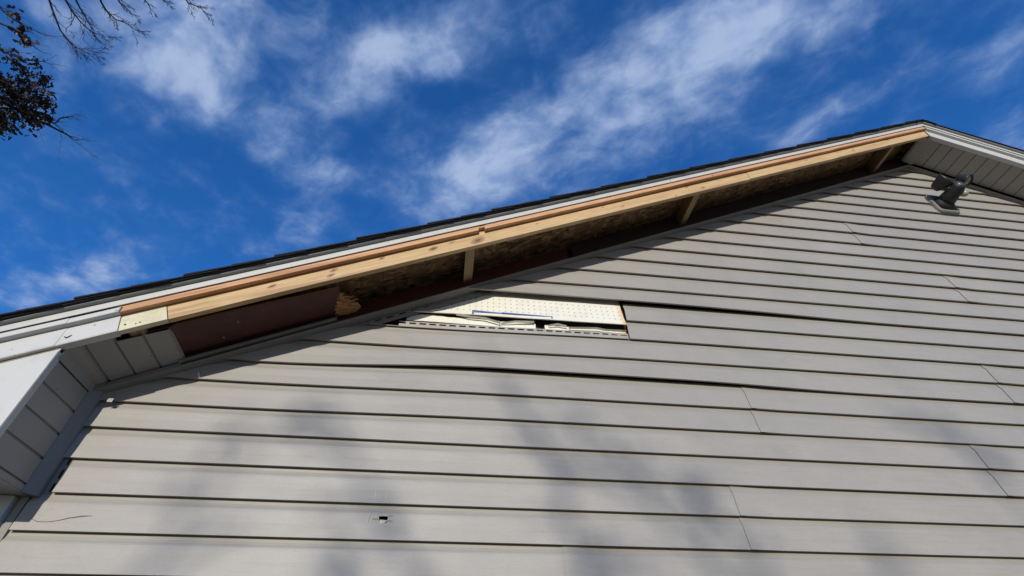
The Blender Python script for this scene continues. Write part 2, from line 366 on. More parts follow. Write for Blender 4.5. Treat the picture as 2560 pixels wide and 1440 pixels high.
def panel(k0, x0, x1, parent, yoff=0.0, hole=None, cutl=0):
    """one double course of clapboard siding, a thin bent sheet"""
    nb = max(2, int((x1-x0)/.12)+1); V, F, UV = [], [], []
    t = .0010; N = len(PROF)
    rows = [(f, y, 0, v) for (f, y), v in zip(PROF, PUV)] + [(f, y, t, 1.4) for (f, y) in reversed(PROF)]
    xs = [x0 + (x1-x0)*i/nb for i in range(nb+1)]
    if hole: xs = sorted([x for x in xs if not (hole[0]-.02 < x < hole[1]+.02)] + [hole[0], hole[1]]); nb = len(xs)-1
    R = len(rows)
    for j, x in enumerate(xs):
        for (f, y, tt, uvv) in rows:
            zc = course_z(k0, f, x)
            lo, hi = xclip(zc, -1), xclip(zc, 1)
            xx = min(max(x, lo), max(hi, lo+.0005))
            if cutl and j == 0: xx += cutl*(f-1)
            if k0 == 5 and j == 0 and x0 < 0 and f < 1.01: xx += .048
            if xx != x: zc = course_z(k0, f, xx)
            bul = .0012*noise.noise(Vector((xx*1.3, k0*7.7+f, 0))) + .0006*noise.noise(Vector((xx*4, k0*3.1+f, 5)))
            g = 0
            if k0+2 == 1: g = -.012*sst(-.6, .2, xx)*(1-sst(.9, 1.7, xx))
            if k0+2 == -3: g = -.015*(1-sst(.9, 2.1, xx))
            yy = y + yoff - (.0042*(1-sst(x0, x0+.05, xx)) if x0 > -1 and k0 != -3 else 0) + (bul if .05 < f < 1.98 else 0) + g*max(0, f-1)
            if k0 == -3 and f <= .3: yy += .002
            if tt: yy += t; zc += (t*.8 if f in (1.0, 2.0) else 0)
            V.append((xx, yy, zc)); UV.append((xx, uvv))
    a_ = [i for i, (f, y) in enumerate(PROF) if abs(f-1.34) < .001][0] if hole else -9
    skip = (a_, R-2-a_) if hole else ()
    for j in range(nb):
        hcol = hole and abs(xs[j]-hole[0]) < 1e-6
        for i in range(R):
            if hcol and i in skip: continue
            a = j*R+i; b = j*R+(i+1) % R; F.append((a, b, b+R, a+R))
    for j in (0, nb):                                   # cut ends, a little deeper than the sheet so the joint reads as a gap
        b0 = len(V); e = .006 if (j == 0 and x0 > -1) else 0
        for i in range(R):
            v = V[j*R+i]; V.append((v[0]+(.0006 if j == 0 else 0), v[1] + (e if i >= N else 0), v[2])); UV.append((v[0], 1.4))
        for i in range(N-1): F.append((b0+i, b0+i+1, b0+R-2-i, b0+R-1-i))
    if hole:
        j = [i for i, x in enumerate(xs) if abs(x-hole[0]) < 1e-6][0]; i = a_
        c = [j*R+i, (j+1)*R+i, (j+1)*R+i+1, j*R+i+1]       # UL UR LR LL
        pts = hole[2]; base = len(V); n = len(pts)
        P0_, P1_ = Vector(V[c[0]]), Vector(V[c[3]])
        for dy in (0, .0022):
            for (hx_, hz) in pts:
                f = (hz-P0_.z)/(P1_.z-P0_.z); V.append((hx_, P0_.y+(P1_.y-P0_.y)*f+dy, hz)); UV.append((hx_, .4 if not dy else 1.4))
        cmap = hole[3]
        for q in range(n):
            a, b = base+q, base+(q+1) % n; ca, cb = c[cmap[q]], c[cmap[(q+1) % n]]
            F.append((a, b, ca) if ca == cb else (a, b, cb, ca)); F.append((a, b, b+n, a+n))
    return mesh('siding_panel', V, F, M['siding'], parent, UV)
SEAM = {1: [1.15, 4.8], -1: [2.385, 6.0], 3: [2.03, 5.7], -11: [2.225], 5: [.962, 4.6], -7: [2.606], 7: [.36, 4.0], 9: [1.7, 5.3], 11: [.2, 3.9], 13: [2.6, 6.2], 15: [1.0, 4.7], 17: [2.0, 5.7], 19: [.5, 4.2], 21: [1.5, 5.2], 23: [2.4, 6.0], -5: [4.4], -9: [], -13: [], -15: [], -3: [3.9]}
holepts = [(-.1955, 2.1045), (-.181, 2.1055), (-.168, 2.1045), (-.170, 2.094), (-.176, 2.087), (-.186, 2.083), (-.193, 2.094)]
for k0 in range(-19, 25, 2):
    zt = lip_z(k0+2, 3.1)
    xl = max(XL+.028, xclip(lip_z(k0+2, 0), -1)-.05); xr = min(XR-.028, xclip(zt, 1)+.05)
    if k0 == -3: xl = .722
    if k0 == 5: xl = -1.165
    if k0 >= 7: xl = -1.19
    brk = [xl] + [s for s in SEAM.get(k0, []) if xl < s < xr] + [xr]
    for i in range(len(brk)-1):
        x0, x1 = brk[i], brk[i+1]
        last = i == len(brk)-2
        hl = None
        if k0 == 5 and i == 0:
            hl = (-.235, -.135, holepts, [0, 0, 1, 1, 2, 3, 3])
        p = panel(k0, x0, x1 + (0 if last else .022), gw, yoff=(0 if i % 2 else -.0013) - (0 if last else .0), hole=hl, cutl=(-.004 if k0 == -3 and i == 0 else 0))

# nailing hem with punched slots, where the siding above has been torn away
def hem(name, x0, x1, zf, y, m, parent, w=.030, pitch=.0405, slot=.027, off=0.0, t=.0012):
    """strip standing above zf(x) at depth y with a row of real slots"""
    xs = []; x = x0 + off
    segs = []
    while x < x1: segs.append((x, min(x+slot, x1))); x += pitch
    V, F = [], []
    def quad(a, b, h0, h1):
        n = len(V)
        for yy in (y, y+t):
            V.extend([(a, yy, zf(a)+h0), (b, yy, zf(b)+h0), (b, yy, zf(b)+h1), (a, yy, zf(a)+h1)])
        F.extend([(n, n+1, n+2, n+3), (n+7, n+6, n+5, n+4)] + [(n+i, n+(i+1) % 4, n+4+(i+1) % 4, n+4+i) for i in range(4)])
    st = x0
    cuts = sorted(set([x0, x1] + [v for s in segs for v in s]))
    for a, b in zip(cuts, cuts[1:]):
        if b-a < 1e-5: continue
        isslot = any(s[0]-1e-6 <= a and b <= s[1]+1e-6 for s in segs)
        if isslot: quad(a, b, 0, w*.62); quad(a, b, w*.84, w)
        else: quad(a, b, 0, w)
    return mesh(name, V, F, m, parent, [(v[0], .3) for v in V])
def hemprofile(x): return lip_z(-1, x, False) + .0015
def hx(z): return xclip(z, -1)
hem('nailing_strip', hx(2.86)+.12, .719, hemprofile, -.0042, M['siding'], gw, w=.034)
# locking rib under the nailing strip
V, F = [], []
n = 30; pr = [(-.003, .004), (-.0075, .003), (-.0135, -.001), (-.0130, -.0035), (-.003, .0005)]
for j in range(n+1):
    x = hx(2.85) + (.716-hx(2.85))*j/n; z = lip_z(-1, x, False)
    for (y, h) in pr: V.append((x, y, z+h+.004))
for j in range(n):
    for i in range(5):
        a = j*5+i; b = j*5+(i+1) % 5; F.append((a, b, b+5, a+5))
mesh('locking_rib', V, F, M['siding'], gw, [(v[0], .4) for v in V], smooth=True)

# foam sheathing laid bare behind the missing panel
foam = empty('foam_sheathing', (0, 0, 0), house)
boxm('gap_shade_strip', .10, .3345, .0150, .0165, 2.86, 2.96, M['dark'], foam); boxm('gap_shade_strip', .3520, .7200, .0150, .0165, 2.86, 2.96, M['dark'], foam); boxm('gap_shade_strip', -.22, .0995, .0150, .0165, 2.905, 2.96, M['dark'], foam)  # dark strips added behind the foam, standing in for shade in the gap
def sheet(name, top, bot, ytop, ybot, m, parent, t=.004, x0=-.3, x1=.714, n=40, wav=.002, ragt=0, ragb=0, seed=0):
    V, F = [], []
    R = 4
    for s in (0, t):
        for j in range(n+1):
            x = x0+(x1-x0)*j/n
            for i in range(R+1):
                f = i/R; zt = top(x) + ragt*noise.noise(Vector((x*14, seed, 3))) + ragt*.5*noise.noise(Vector((x*45, seed, 3))); zb = bot(x) + ragb*noise.noise(Vector((x*12, seed, 9)))
                y = ytop(x) + (ybot(x)-ytop(x))*f**2 + wav*noise.noise(Vector((x*6, f*2, seed)))
                V.append((x, y+s, zt+(zb-zt)*f))
    K = (n+1)*(R+1)
    for j in range(n):
        for i in range(R):
            a = j*(R+1)+i; F.append((a, a+1, a+R+2, a+R+1)); F.append((K+a, K+a+R+1, K+a+R+2, K+a+1))
    for j in range(n):
        for i in (0, R):
            a = j*(R+1)+i; F.append((a, a+R+1, K+a+R+1, K+a))
    for i in range(R):
        for j in (0, n):
            a = j*(R+1)+i; F.append((a, a+1, K+a+1, K+a))
    return mesh(name, V, F, m, parent)
sheet('foam_board', lambda x: min(3.105, zr(3.036, x)), lambda x: 2.9150 + .014*(x+.2)/.9 - .014*sst(-.1, .5, x), lambda x: .004, lambda x: -.012-.016*sst(-.2, .5, x), M['foam'], foam, t=.005, x0=-.2, x1=.712)
def strips():
    # torn lower pieces of foam, crumpled and ragged, with a gap that shows the maroon boards
    for (a, b, z0, z1, seed, tilt, y) in [(-.22, .165, 2.876, 2.917, 1, -.007, .001), (.168, .318, 2.872, 2.902, 2, .005, -.003), (.358, .47, 2.872, 2.905, 3, .002, -.001), (.455, .716, 2.876, 2.905, 4, -.006, .001)]:
        sheet('foam_scrap', lambda x: z1+tilt*(x-a)/(b-a), lambda x: z0, lambda x: y+.004, lambda x: y, M['foam'], foam, t=.004, x0=a, x1=b, n=26, wav=.003, ragt=.006, seed=seed)
    for (pts, w, sd) in [([(-.02, 2.918, -.008), (.04, 2.909, -.012), (.10, 2.906, -.012), (.165, 2.888, -.010)], .006, 1), ([(.17, 2.885, -.010), (.23, 2.899, -.013), (.31, 2.905, -.010)], .007, 2), ([(.372, 2.893, -.009), (.41, 2.902, -.012), (.45, 2.895, -.010)], .006, 3), ([(.46, 2.888, -.009), (.58, 2.896, -.012), (.62, 2.891, -.010), (.712, 2.893, -.010)], .005, 4)]:
        V, F = [], []
        for i, (x, z, y) in enumerate(pts):
            for (dy, dz) in ((0, w*.5), (-.006, 0), (0, -w*.5), (.008, 0)): V.append((x, y+dy, z+dz+.002*noise.noise(Vector((x*40, sd, 0)))))
        for i in range(len(pts)-1):
            for q in range(4): F.append((i*4+q, i*4+(q+1) % 4, i*4+4+(q+1) % 4, i*4+4+q))
        mesh('foam_fold', V, F, M['foam'], foam)
strips()
def bar(name, a, b, w, y, m, parent, t=.0006):
    (x0, z0), (x1, z1) = a, b; d = Vector((x1-x0, z1-z0)); nn = Vector((-d.y, d.x)).normalized()*w/2
    V = []
    for yy in (y, y-t): V += [(x0-nn.x, yy, z0-nn.y), (x1-nn.x, yy, z1-nn.y), (x1+nn.x, yy, z1+nn.y), (x0+nn.x, yy, z0+nn.y)]
    return mesh(name, V, [(0, 1, 2, 3), (7, 6, 5, 4), (0, 4, 5, 1), (1, 5, 6, 2), (2, 6, 7, 3), (3, 7, 4, 0)], m, parent)
bar('blue_mark', (.046, 2.937), (.17, 2.933), .0065, -.0175, M['blue'], foam); bar('blue_mark', (.170, 2.933), (.389, 2.931), .0065, -.0215, M['blue'], foam)
bar('blue_mark', (.049, 2.935), (.049, 2.919), .006, -.0200, M['blue'], foam); bar('blue_mark', (.386, 2.930), (.386, 2.917), .006, -.0250, M['blue'], foam)

# cracks, the loose shard in the hole, scratches
def ribbon(name, pts, w, y, m, parent):
    V, F = [], []
    for i, (x, z) in enumerate(pts):
        a = pts[max(0, i-1)]; b = pts[min(len(pts)-1, i+1)]; d = Vector((b[0]-a[0], b[1]-a[1])).normalized(); k = w*(.35 if i in (0, len(pts)-1) else 1)/2
        V += [(x-d.y*k, y, z+d.x*k), (x+d.y*k, y, z-d.x*k), (x+d.y*k, y+.0004, z-d.x*k), (x-d.y*k, y+.0004, z+d.x*k)]
    for i in range(len(pts)-1):
        for q in range(4): F.append((i*4+q, i*4+(q+1) % 4, i*4+4+(q+1) % 4, i*4+4+q))
    F += [(0, 1, 2, 3), tuple(range(len(V)-4, len(V)))]
    return mesh(name, V, F, m, parent)
def ysurf(z):   # front of the siding at height z, near enough for marks
    k = (2.7571-z)/.1016; f = k - math.floor(k)
    pts = PROF[:6]
    for (a, ya), (b, yb) in zip(pts, pts[1:]):
        if a <= f <= b: return ya+(yb-ya)*(f-a)/(b-a)
    return -.0145
M['crack'] = mat('crack_in_vinyl', (.15, .125, .10), .8)
M['scratch'] = mat('pale_scratch', (.55, .55, .54), .6)
for pts in ([(-.216, 2.0955), (-.205, 2.0958), (-.193, 2.0955)], [(-.169, 2.0925), (-.16, 2.092), (-.154, 2.0915)], [(-.168, 2.1045), (-.160, 2.107), (-.152, 2.108)]):
    ribbon('crack', pts, .0011, -.0168, M['crack'], gw)
cr = [(-1.13, 2.058), (-1.11, 2.050), (-1.085, 2.049), (-1.06, 2.053), (-1.035, 2.061), (-1.005, 2.067), (-.98, 2.069)]
ribbon('crack', [(x, z+.012) for x, z in cr], .0016, -.0168, M['crack'], gw)
for pts in ([(-.217, 2.186), (-.2165, 2.165), (-.2175, 2.150)], [(-.183, 2.178), (-.183, 2.160), (-.185, 2.147)], [(-.2215, 2.116), (-.224, 2.100), (-.2255, 2.083)]):
    ribbon('scratch', pts, .0016, -.0172, M['scratch'], gw)
V = [(-.1905, -.0185, 2.0935), (-.169, -.021, 2.0915), (-.1765, -.015, 2.0845), (-.190, -.014, 2.0825), (-.189, -.0125, 2.093), (-.170, -.0125, 2.091)]
mesh('loose_shard', V, [(0, 1, 2, 3), (0, 4, 5, 1), (3, 2, 5, 4), (1, 5, 2), (0, 3, 4)], M['foam'], gw)

# grey channel that trims the siding along the rake
JP = [(-.001, 3.033), (-.011, 3.033), (-.037, 3.0415), (-.0385, 3.043), (-.0385, 3.047), (-.0365, 3.047), (-.0365, 3.045), (-.012, 3.038), (-.001, 3.038)]
for a, b in ((-1.175, 1.80), (1.802, XA), (XA, XR-.1)):
    ext('rake_channel', JP, a, b, M['channel'], house, n=12, wob=lambda x, y, h: (0, .0022*noise.noise(Vector((x*2.2, 3, 1)))), dy=(.0 if a != 1.802 else -.002))
# receiver with nail slots that the torn soffit sat in, left of the break
ext('soffit_receiver', [(-.030, 3.057), (-.052, 3.057), (-.052, 3.061), (-.034, 3.062), (-.034, 3.073), (-.030, 3.073)], -.957, -.481, M['channel'], house, n=8)
hem('receiver_flange', -.955, -.483, lambda x: zr(3.0705, x), -.0335, M['channel'], house, w=.022, pitch=.046, slot=.026, off=.01)
# stray nail flange under the channel near the bare foam
hem('channel_flange', -.40, .16, lambda x: zr(2.998, x), -.0060, M['channel'], house, w=.034, pitch=.046, slot=.026, off=.01)
hem('channel_flange', -1.172, -1.120, lambda x: 2.142 + (0), -.0055, M['channel'], house, w=.002, pitch=.5, slot=.01, off=.2)

# maroon board on the wall inside the open rake, then bare wood
ext('frieze_board', rect(-.028, -.003, 3.044, 3.132), -1.17, .49, M['maroon'], house, bevel=.001)
ext('frieze_board', rect(-.016, -.0, 3.044, 3.165), .52, XA, M['old_wood'], house)
ext('frieze_board', rect(-.016, -.0, 3.044, 3.165), XA, XR, M['old_wood'], house)

# roof: deck, drip edge, shingles
roof = empty('roof', (0, 0, 0), house)
XE0, XE1 = -1.55, 7.75
for a, b in ((XE0, -.33), (-.328, 2.11), (2.112, XA)): ext('deck_board', rect(-.2505, YB+.25, 3.1735, 3.189), a, b, M['osb'], roof)
for a, b in ((XA, 5.4), (5.402, XE1)): ext('deck_board', rect(-.2505, YB+.25, 3.1735, 3.189), a, b, M['osb'], roof)
TR = [(-.2525, 3.1935), (-.2525, 3.1915), (-.2742, 3.1915), (-.2748, 3.1675), (-.2725, 3.1672), (-.2725, 3.1662), (-.2762, 3.1662), (-.2762, 3.1935)]
DR = [(-.252, 3.1938), (-.2764, 3.1938), (-.281, 3.1932), (-.286, 3.1940), (-.2895, 3.1965), (-.2905, 3.1998), (-.2885, 3.2005), (-.252, 3.2005)]
wb = lambda x, y, h: (0, .0016*noise.noise(Vector((x*1.7, 11, 1))))
for a, b in ((XE0, 1.0), (1.002, XA), (XA, XE1)):
    ext('fascia_trim', TR, a, b, M['white'], roof, n=14, wob=wb)
    ext('drip_edge', DR, a, b, M['drip'], roof, n=14, wob=wb)
def shingle_course(i, s, side, notch):
    L = .145
    s0, s1 = s, s+L*1.75
    h0 = 3.2012
    out = (-.3035 - (.0035 if i % 2 else 0) - random.uniform(0, .003)) if side < 0 else -.2985 - random.uniform(0, .001)
    th = (.0062 + random.uniform(0, .0015)) if side < 0 else .0035
    V, F, UV = [], [], []
    for (y0, y1, nm) in ((out, .62, 'shingle'), (.624, YB+.28, 'shingle_row')):
        V = []
        jj = random.uniform(-.004, .004) if nm == 'shingle' else 0
        for (sx, up) in ((s0+jj, .0082), (s1, .0008)):
            for y in (y0, y1):
                for q in (0, th if sx == s0+jj else .002):
                    x = sx/S5; hh = h0 + (up*(1 if side < 0 else .45) + q)*1.05
                    X = min(XE0 + x, XA) if side < 0 else max(XE1 - x, XA)
                    V.append((X, y, zr(hh, X) if (X-XA)*side > 0 else zr(hh, XA)))
        F = [(0, 1, 3, 2), (4, 6, 7, 5), (0, 4, 5, 1), (2, 3, 7, 6), (0, 2, 6, 4), (1, 5, 7, 3)]
        mesh(nm, V, F, M['shingle'], roof)
LS = (XA-XE0)*S5
for side in (-1, 1):
    i = 0; s = -.02
    while s < LS - .03:
        shingle_course(i, s, side, 0); i += 1; s += .143
# under-shingle edge layer and ridge cap
for a, b in ((XE0-.01, XA), (XA, XE1+.01)): ext('underlayment', rect(-.2985, YB+.26, 3.2008, 3.2040), a, b, M['shingle'], roof)
n = 0; y = -.304
while y < YB:
    t = .004; V = []
    for yy, l in ((y, .007), (y+.24, .001)):
        for (dx, dz) in ((-.075, -.050), (-.02, -.0115), (.02, -.0115), (.075, -.050)):
            for q in (0, .004): V.append((XA+dx, yy, XA*.5+3.2012+.0065+dz+l*.2+q*.7))
    F = []
    for a in range(3):
        F += [(a*2, a*2+2, a*2+3, a*2+1), (8+a*2, 8+a*2+1, 8+a*2+3, 8+a*2+2), (a*2, a*2+8, a*2+10, a*2+2), (a*2+1, a*2+3, a*2+11, a*2+9)]
    F += [(0, 1, 9, 8), (6, 14, 15, 7)]
    mesh('ridge_shingle', V, F, M['shingle'], roof); y += .2 if n < 3 else 1.0; n += 1
    if n == 3: break
ext('ridge_cap', [(-.0+.3, 3.206), (YB, 3.206), (YB, 3.215), (.3, 3.215)], XA-.14, XA, M['shingle'], roof); ext('ridge_cap', [(-.0+.3, 3.206), (YB, 3.206), (YB, 3.215), (.3, 3.215)], XA, XA+.14, M['shingle'], roof)

# rake boards
rb = empty('open_rake', (0, 0, 0), house)
bow = lambda x, y, h: (.0015*noise.noise(Vector((x*.9, 2, 7))), .0012*noise.noise(Vector((x*1.1, 4, 2))))
def fly(x0, x1, m, name='rake_board', y=-.25, h0=3.070, sq=(0, 0)):
    return ext(name, rect(y, y+.020, h0, 3.1725), x0, x1, m, rb, n=max(2, int((x1-x0)/.25)), bevel=.0016, wob=bow, sq=sq)
fly(-.929, 1.498, M['board'], sq=(1, 0)); fly(1.4995, XA, M['board'], y=-.2515, h0=3.0735)
fly(-1.09, -.9305, M['cream'], 'cream_board', y=-.2515, sq=(0, 1))
BP = rect(-.2700, -.2520, 3.1395, 3.1725)
for a, b in ((-1.081, .046), (.070, 1.262), (1.264, 2.25), (2.252, XA)):
    ext('batten', BP, a, b, M['batten'], rb, n=6, bevel=.0014, wob=lambda x, y, h: (.001*noise.noise(Vector((x*2, 1, 1))), .001*noise.noise(Vector((x*3+a, 1, 1)))))
ext('batten_stub', rect(-.2685, -.2520, 3.155, 3.1725), .0465, .0695, M['batten'], rb)
# old framing behind the fascia to the left and right
ext('rake_board', rect(-.25, -.230, 3.074, 3.1725), XE0+.03, -1.091, M['old_wood'], rb)
ext('rake_board', rect(-.25, -.230, 3.074, 3.1725), XA, XE1-.03, M['old_wood'], rb)
for x in (-1.02, .018, 1.166, 2.758): 
    V = []
    for xx in (x-.019, x+.019):
        for y in (-.2295, -.017 if x > .5 else -.0285):
            for h in (3.083, 3.1732): V.append((xx, y, zr(h, x) + .5*(xx-x)))
    mesh('lookout_block', V, [(0, 1, 3, 2), (4, 6, 7, 5), (0, 4, 5, 1), (2, 3, 7, 6), (0, 2, 6, 4), (1, 5, 7, 3)], M['lookout'], rb, [(v[1]*.9, v[0]+v[2]*.5) for v in V], bevel=.0015)
# torn maroon plywood left in the rake
pw = empty('torn_plywood', (0, 0, 0), house)
def plyw():
    V, F = [], []
    xs = [-1.0 + .02*i for i in range(28)]
    for t in (0, .0075):
        for i, x in enumerate(xs):
            for j in range(9):
                f = j/8; y = -.203 + (.203-.034)*f
                xx = x
                if i == len(xs)-1: xx = -.4585 + (.012*noise.noise(Vector((f*9, 3, 3))) + .02*sst(.35, .8, f))*1.0
                elif i > 22: xx = x + (-.4585 + .02*sst(.35, .8, f) - xs[-1])*(i-22)/5
                V.append((xx, y, zr(3.083 + t -   .014*sst(-.85, -.45, xx)*(1-f), xx)))
    n = len(xs); K = n*9
    for i in range(n-1):
        for j in range(8):
            a = i*9+j; F += [(a, a+1, a+10, a+9), (K+a, K+a+9, K+a+10, K+a+1)]
        for j in (0, 8):
            a = i*9+j; F.append((a, a+9, K+a+9, K+a))
    for j in range(8):
        for i in (0, n-1):
            a = i*9+j; F.append((a, a+1, K+a+1, K+a))
    mesh('plywood_sheet', V, F, M['maroon'], pw)
    for q, (dh, dy) in enumerate(((.0012, -.0010), (.0052, -.0016))):
        V, F = [], []
        for i in range(24):
            x = -.93+(.93-.458)*i/23; hh = 3.083 -   .014*sst(-.85, -.45, x) + dh
            for (yy, h) in ((-.203+dy, hh), (-.201, hh), (-.201, hh+.0022), (-.203+dy, hh+.0022)): V.append((x, yy, zr(h, x)))
        for i in range(23):
            for k in range(4): F.append((i*4+k, i*4+(k+1) % 4, i*4+4+(k+1) % 4, i*4+4+k))
        mesh('plywood_ply', V, F, M['torn'], pw)
    # splintered end
    rnd = random.Random(3); V, F = [], []
    for i in range(150):
        f = rnd.random()**.8; y = -.165 + .125*f; c = .028 + .055*math.sin(min(1, f*1.25)*math.pi*.75)
        L = c*rnd.uniform(.25, .85); x0 = -.475 + rnd.uniform(-.012, .03)*sst(.2, .7, f); w = rnd.uniform(.002, .006)
        a = rnd.uniform(-.6, .6); h = 3.074 + rnd.uniform(0, .009)
        dx, dy = L*math.cos(a), L*math.sin(a)*.6; dr = rnd.uniform(-.010, .004)
        n = len(V)
        for (sx, sy, hh, ww) in ((x0, y, h, w), (x0+dx*.6, y+dy*.6, h+dr*.3, w*.8), (x0+dx, y+dy, h+dr, w*.1)):
            for e in (-1, 1):
                V.append((sx-math.sin(a)*ww*e/2, sy+math.cos(a)*ww*e/2, zr(hh, sx))); V.append((sx-math.sin(a)*ww*e/2, sy+math.cos(a)*ww*e/2, zr(hh+.0015, sx)))
        for s in (0, 4): F += [(n+s, n+s+2, n+s+6, n+s+4), (n+s+1, n+s+5, n+s+7, n+s+3), (n+s, n+s+4, n+s+5, n+s+1), (n+s+2, n+s+3, n+s+7, n+s+6)]
    mesh('splintered_edge', V, F, M['torn'], pw)
    V, F = [], []
    out = [(-.476, -.150), (-.455, -.155), (-.447, -.128), (-.432, -.118), (-.425, -.095), (-.408, -.088), (-.398, -.060), (-.412, -.040), (-.440, -.035), (-.470, -.042), (-.482, -.07), (-.474, -.10)]
    for t in (0, .004):
        for (x, y) in out: V.append((x, y, zr(3.0760+t, x)))
    n = len(out); F = [tuple(range(n)), tuple(range(2*n-1, n-1, -1))] + [(i, (i+1) % n, n+(i+1) % n, n+i) for i in range(n)]
    mesh('bare_ply_tongue', V, F, M['torn'], pw)
    for (x, y) in ((-.775, -.145), (-.83, -.085), (-.70, -.176), (-.66, -.19)):
        bm = bmesh.new(); bmesh.ops.create_uvsphere(bm, u_segments=10, v_segments=6, radius=.0042); me = bpy.data.meshes.new('nail_head'); bm.to_mesh(me); bm.free(); me.materials.append(M['galv'])
        o = bpy.data.objects.new('nail_head', me); COL.objects.link(o); o.parent = pw; o.location = (x, y, zr(3.0815, x)); o.scale = (1, 1, .4)
plyw()

# vinyl soffit boards with V joints
def soffit_mesh(wd, y0, y1, sl_):
    g = .0040; d = .0085
    pts = [(0, d), (g, d*.9), (g*1.3, 0), (wd-g*.6, 0), (wd-g*.2, d*.9), (wd+.0004, d)]
    V, F, UV = [], [], []
    for y in (y0, y1):
        for (x, z) in pts + [(x, z+.0016) for x, z in pts[::-1]]: V.append((x, y, z+x*sl_)); UV.append((x, .3+y*.3))
    n = len(pts)*2
    F = [(i, (i+1) % n, n+(i+1) % n, n+i) for i in range(n)] + [tuple(range(n)), tuple(range(2*n-1, n-1, -1))]
    return V, F, UV
PW = .0655
VR, FR, UR = soffit_mesh(PW, -.2365, -.0415, -.5)
first = None
x = XA + .0215; i = 0
first = mesh('soffit_board', VR, FR, M['soffit'], house, UR); first.location = (x, 0, zr(3.076, x))
a0 = mesh('soffit_board', *soffit_mesh(.066, -.2365, -.0415, -.5)[:2], M['soffit'], house, UR); a0.location = (XA-.0455+.0, 0, zr(3.076, XA)+.5*.0455*0+.5*.0455 - .02275)
for i in range(1, 69):
    o = first.copy(); COL.objects.link(o); o.parent = house; xx = x + PW*i; 
    if xx > XE1-.1: break
    o.location = (xx, 0, zr(3.076, xx))
LF = [(-1.1415, .0655, -.2225), (-1.0758, .0655, -.2040), (-1.010, .0655, -.2000)]
V, F, U = soffit_mesh(-1.1425+1.1625, -.2370, -.036, .5); o = mesh('soffit_board', V, F, M['dirty_soffit'], house, U); o.location = (-1.1625, 0, zr(3.062, -1.1625)); o.rotation_euler = (-.055, 0, 0)
for (x, wd, ye) in LF:
    V, F, U = soffit_mesh(wd, ye, -.036, .5)
    o = mesh('soffit_board', V, F, M['dirty_soffit'], house, U); o.location = (x, 0, zr(3.060, x)); o.rotation_euler = (-.08 + random.uniform(-.006, .006), 0, random.uniform(-.004, .004))
ext('soffit_receiver', [(-.0395, 3.0475), (-.0395, 3.0580), (-.0380, 3.0580), (-.0380, 3.0475)], -1.17, -.950, M['channel'], house, n=4)

# aluminium fascia wrap: left stub and right rake
WP = strip([(-.228, 3.0675), (-.2545, 3.0675), (-.2560, 3.071), (-.2560, 3.1375), (-.2725, 3.1395), (-.2735, 3.1420), (-.2735, 3.1585), (-.268, 3.1592)], .0012)
wrapw = lambda x, y, h: (.0012*noise.noise(Vector((x*5, y*20, 2))), .0016*noise.noise(Vector((x*3, h*8, 5))))
ext('fascia_wrap', WP, XE0, -1.186, M['white'], house, n=8, wob=lambda x, y, h: (wrapw(x, y, h)[0]-.0012, wrapw(x, y, h)[1]))
ext('fascia_wrap', WP, -1.196, -1.048, M['white'], house, n=8, wob=wrapw, sq=(0, 1))
ext('fascia_wrap', WP, XA+.002, 4.42, M['white'], house, n=10, wob=wrapw); ext('fascia_wrap', WP, 4.41, XE1, M['white'], house, n=8, wob=lambda x, y, h: (wrapw(x, y, h)[0]-.001, wrapw(x, y, h)[1]))
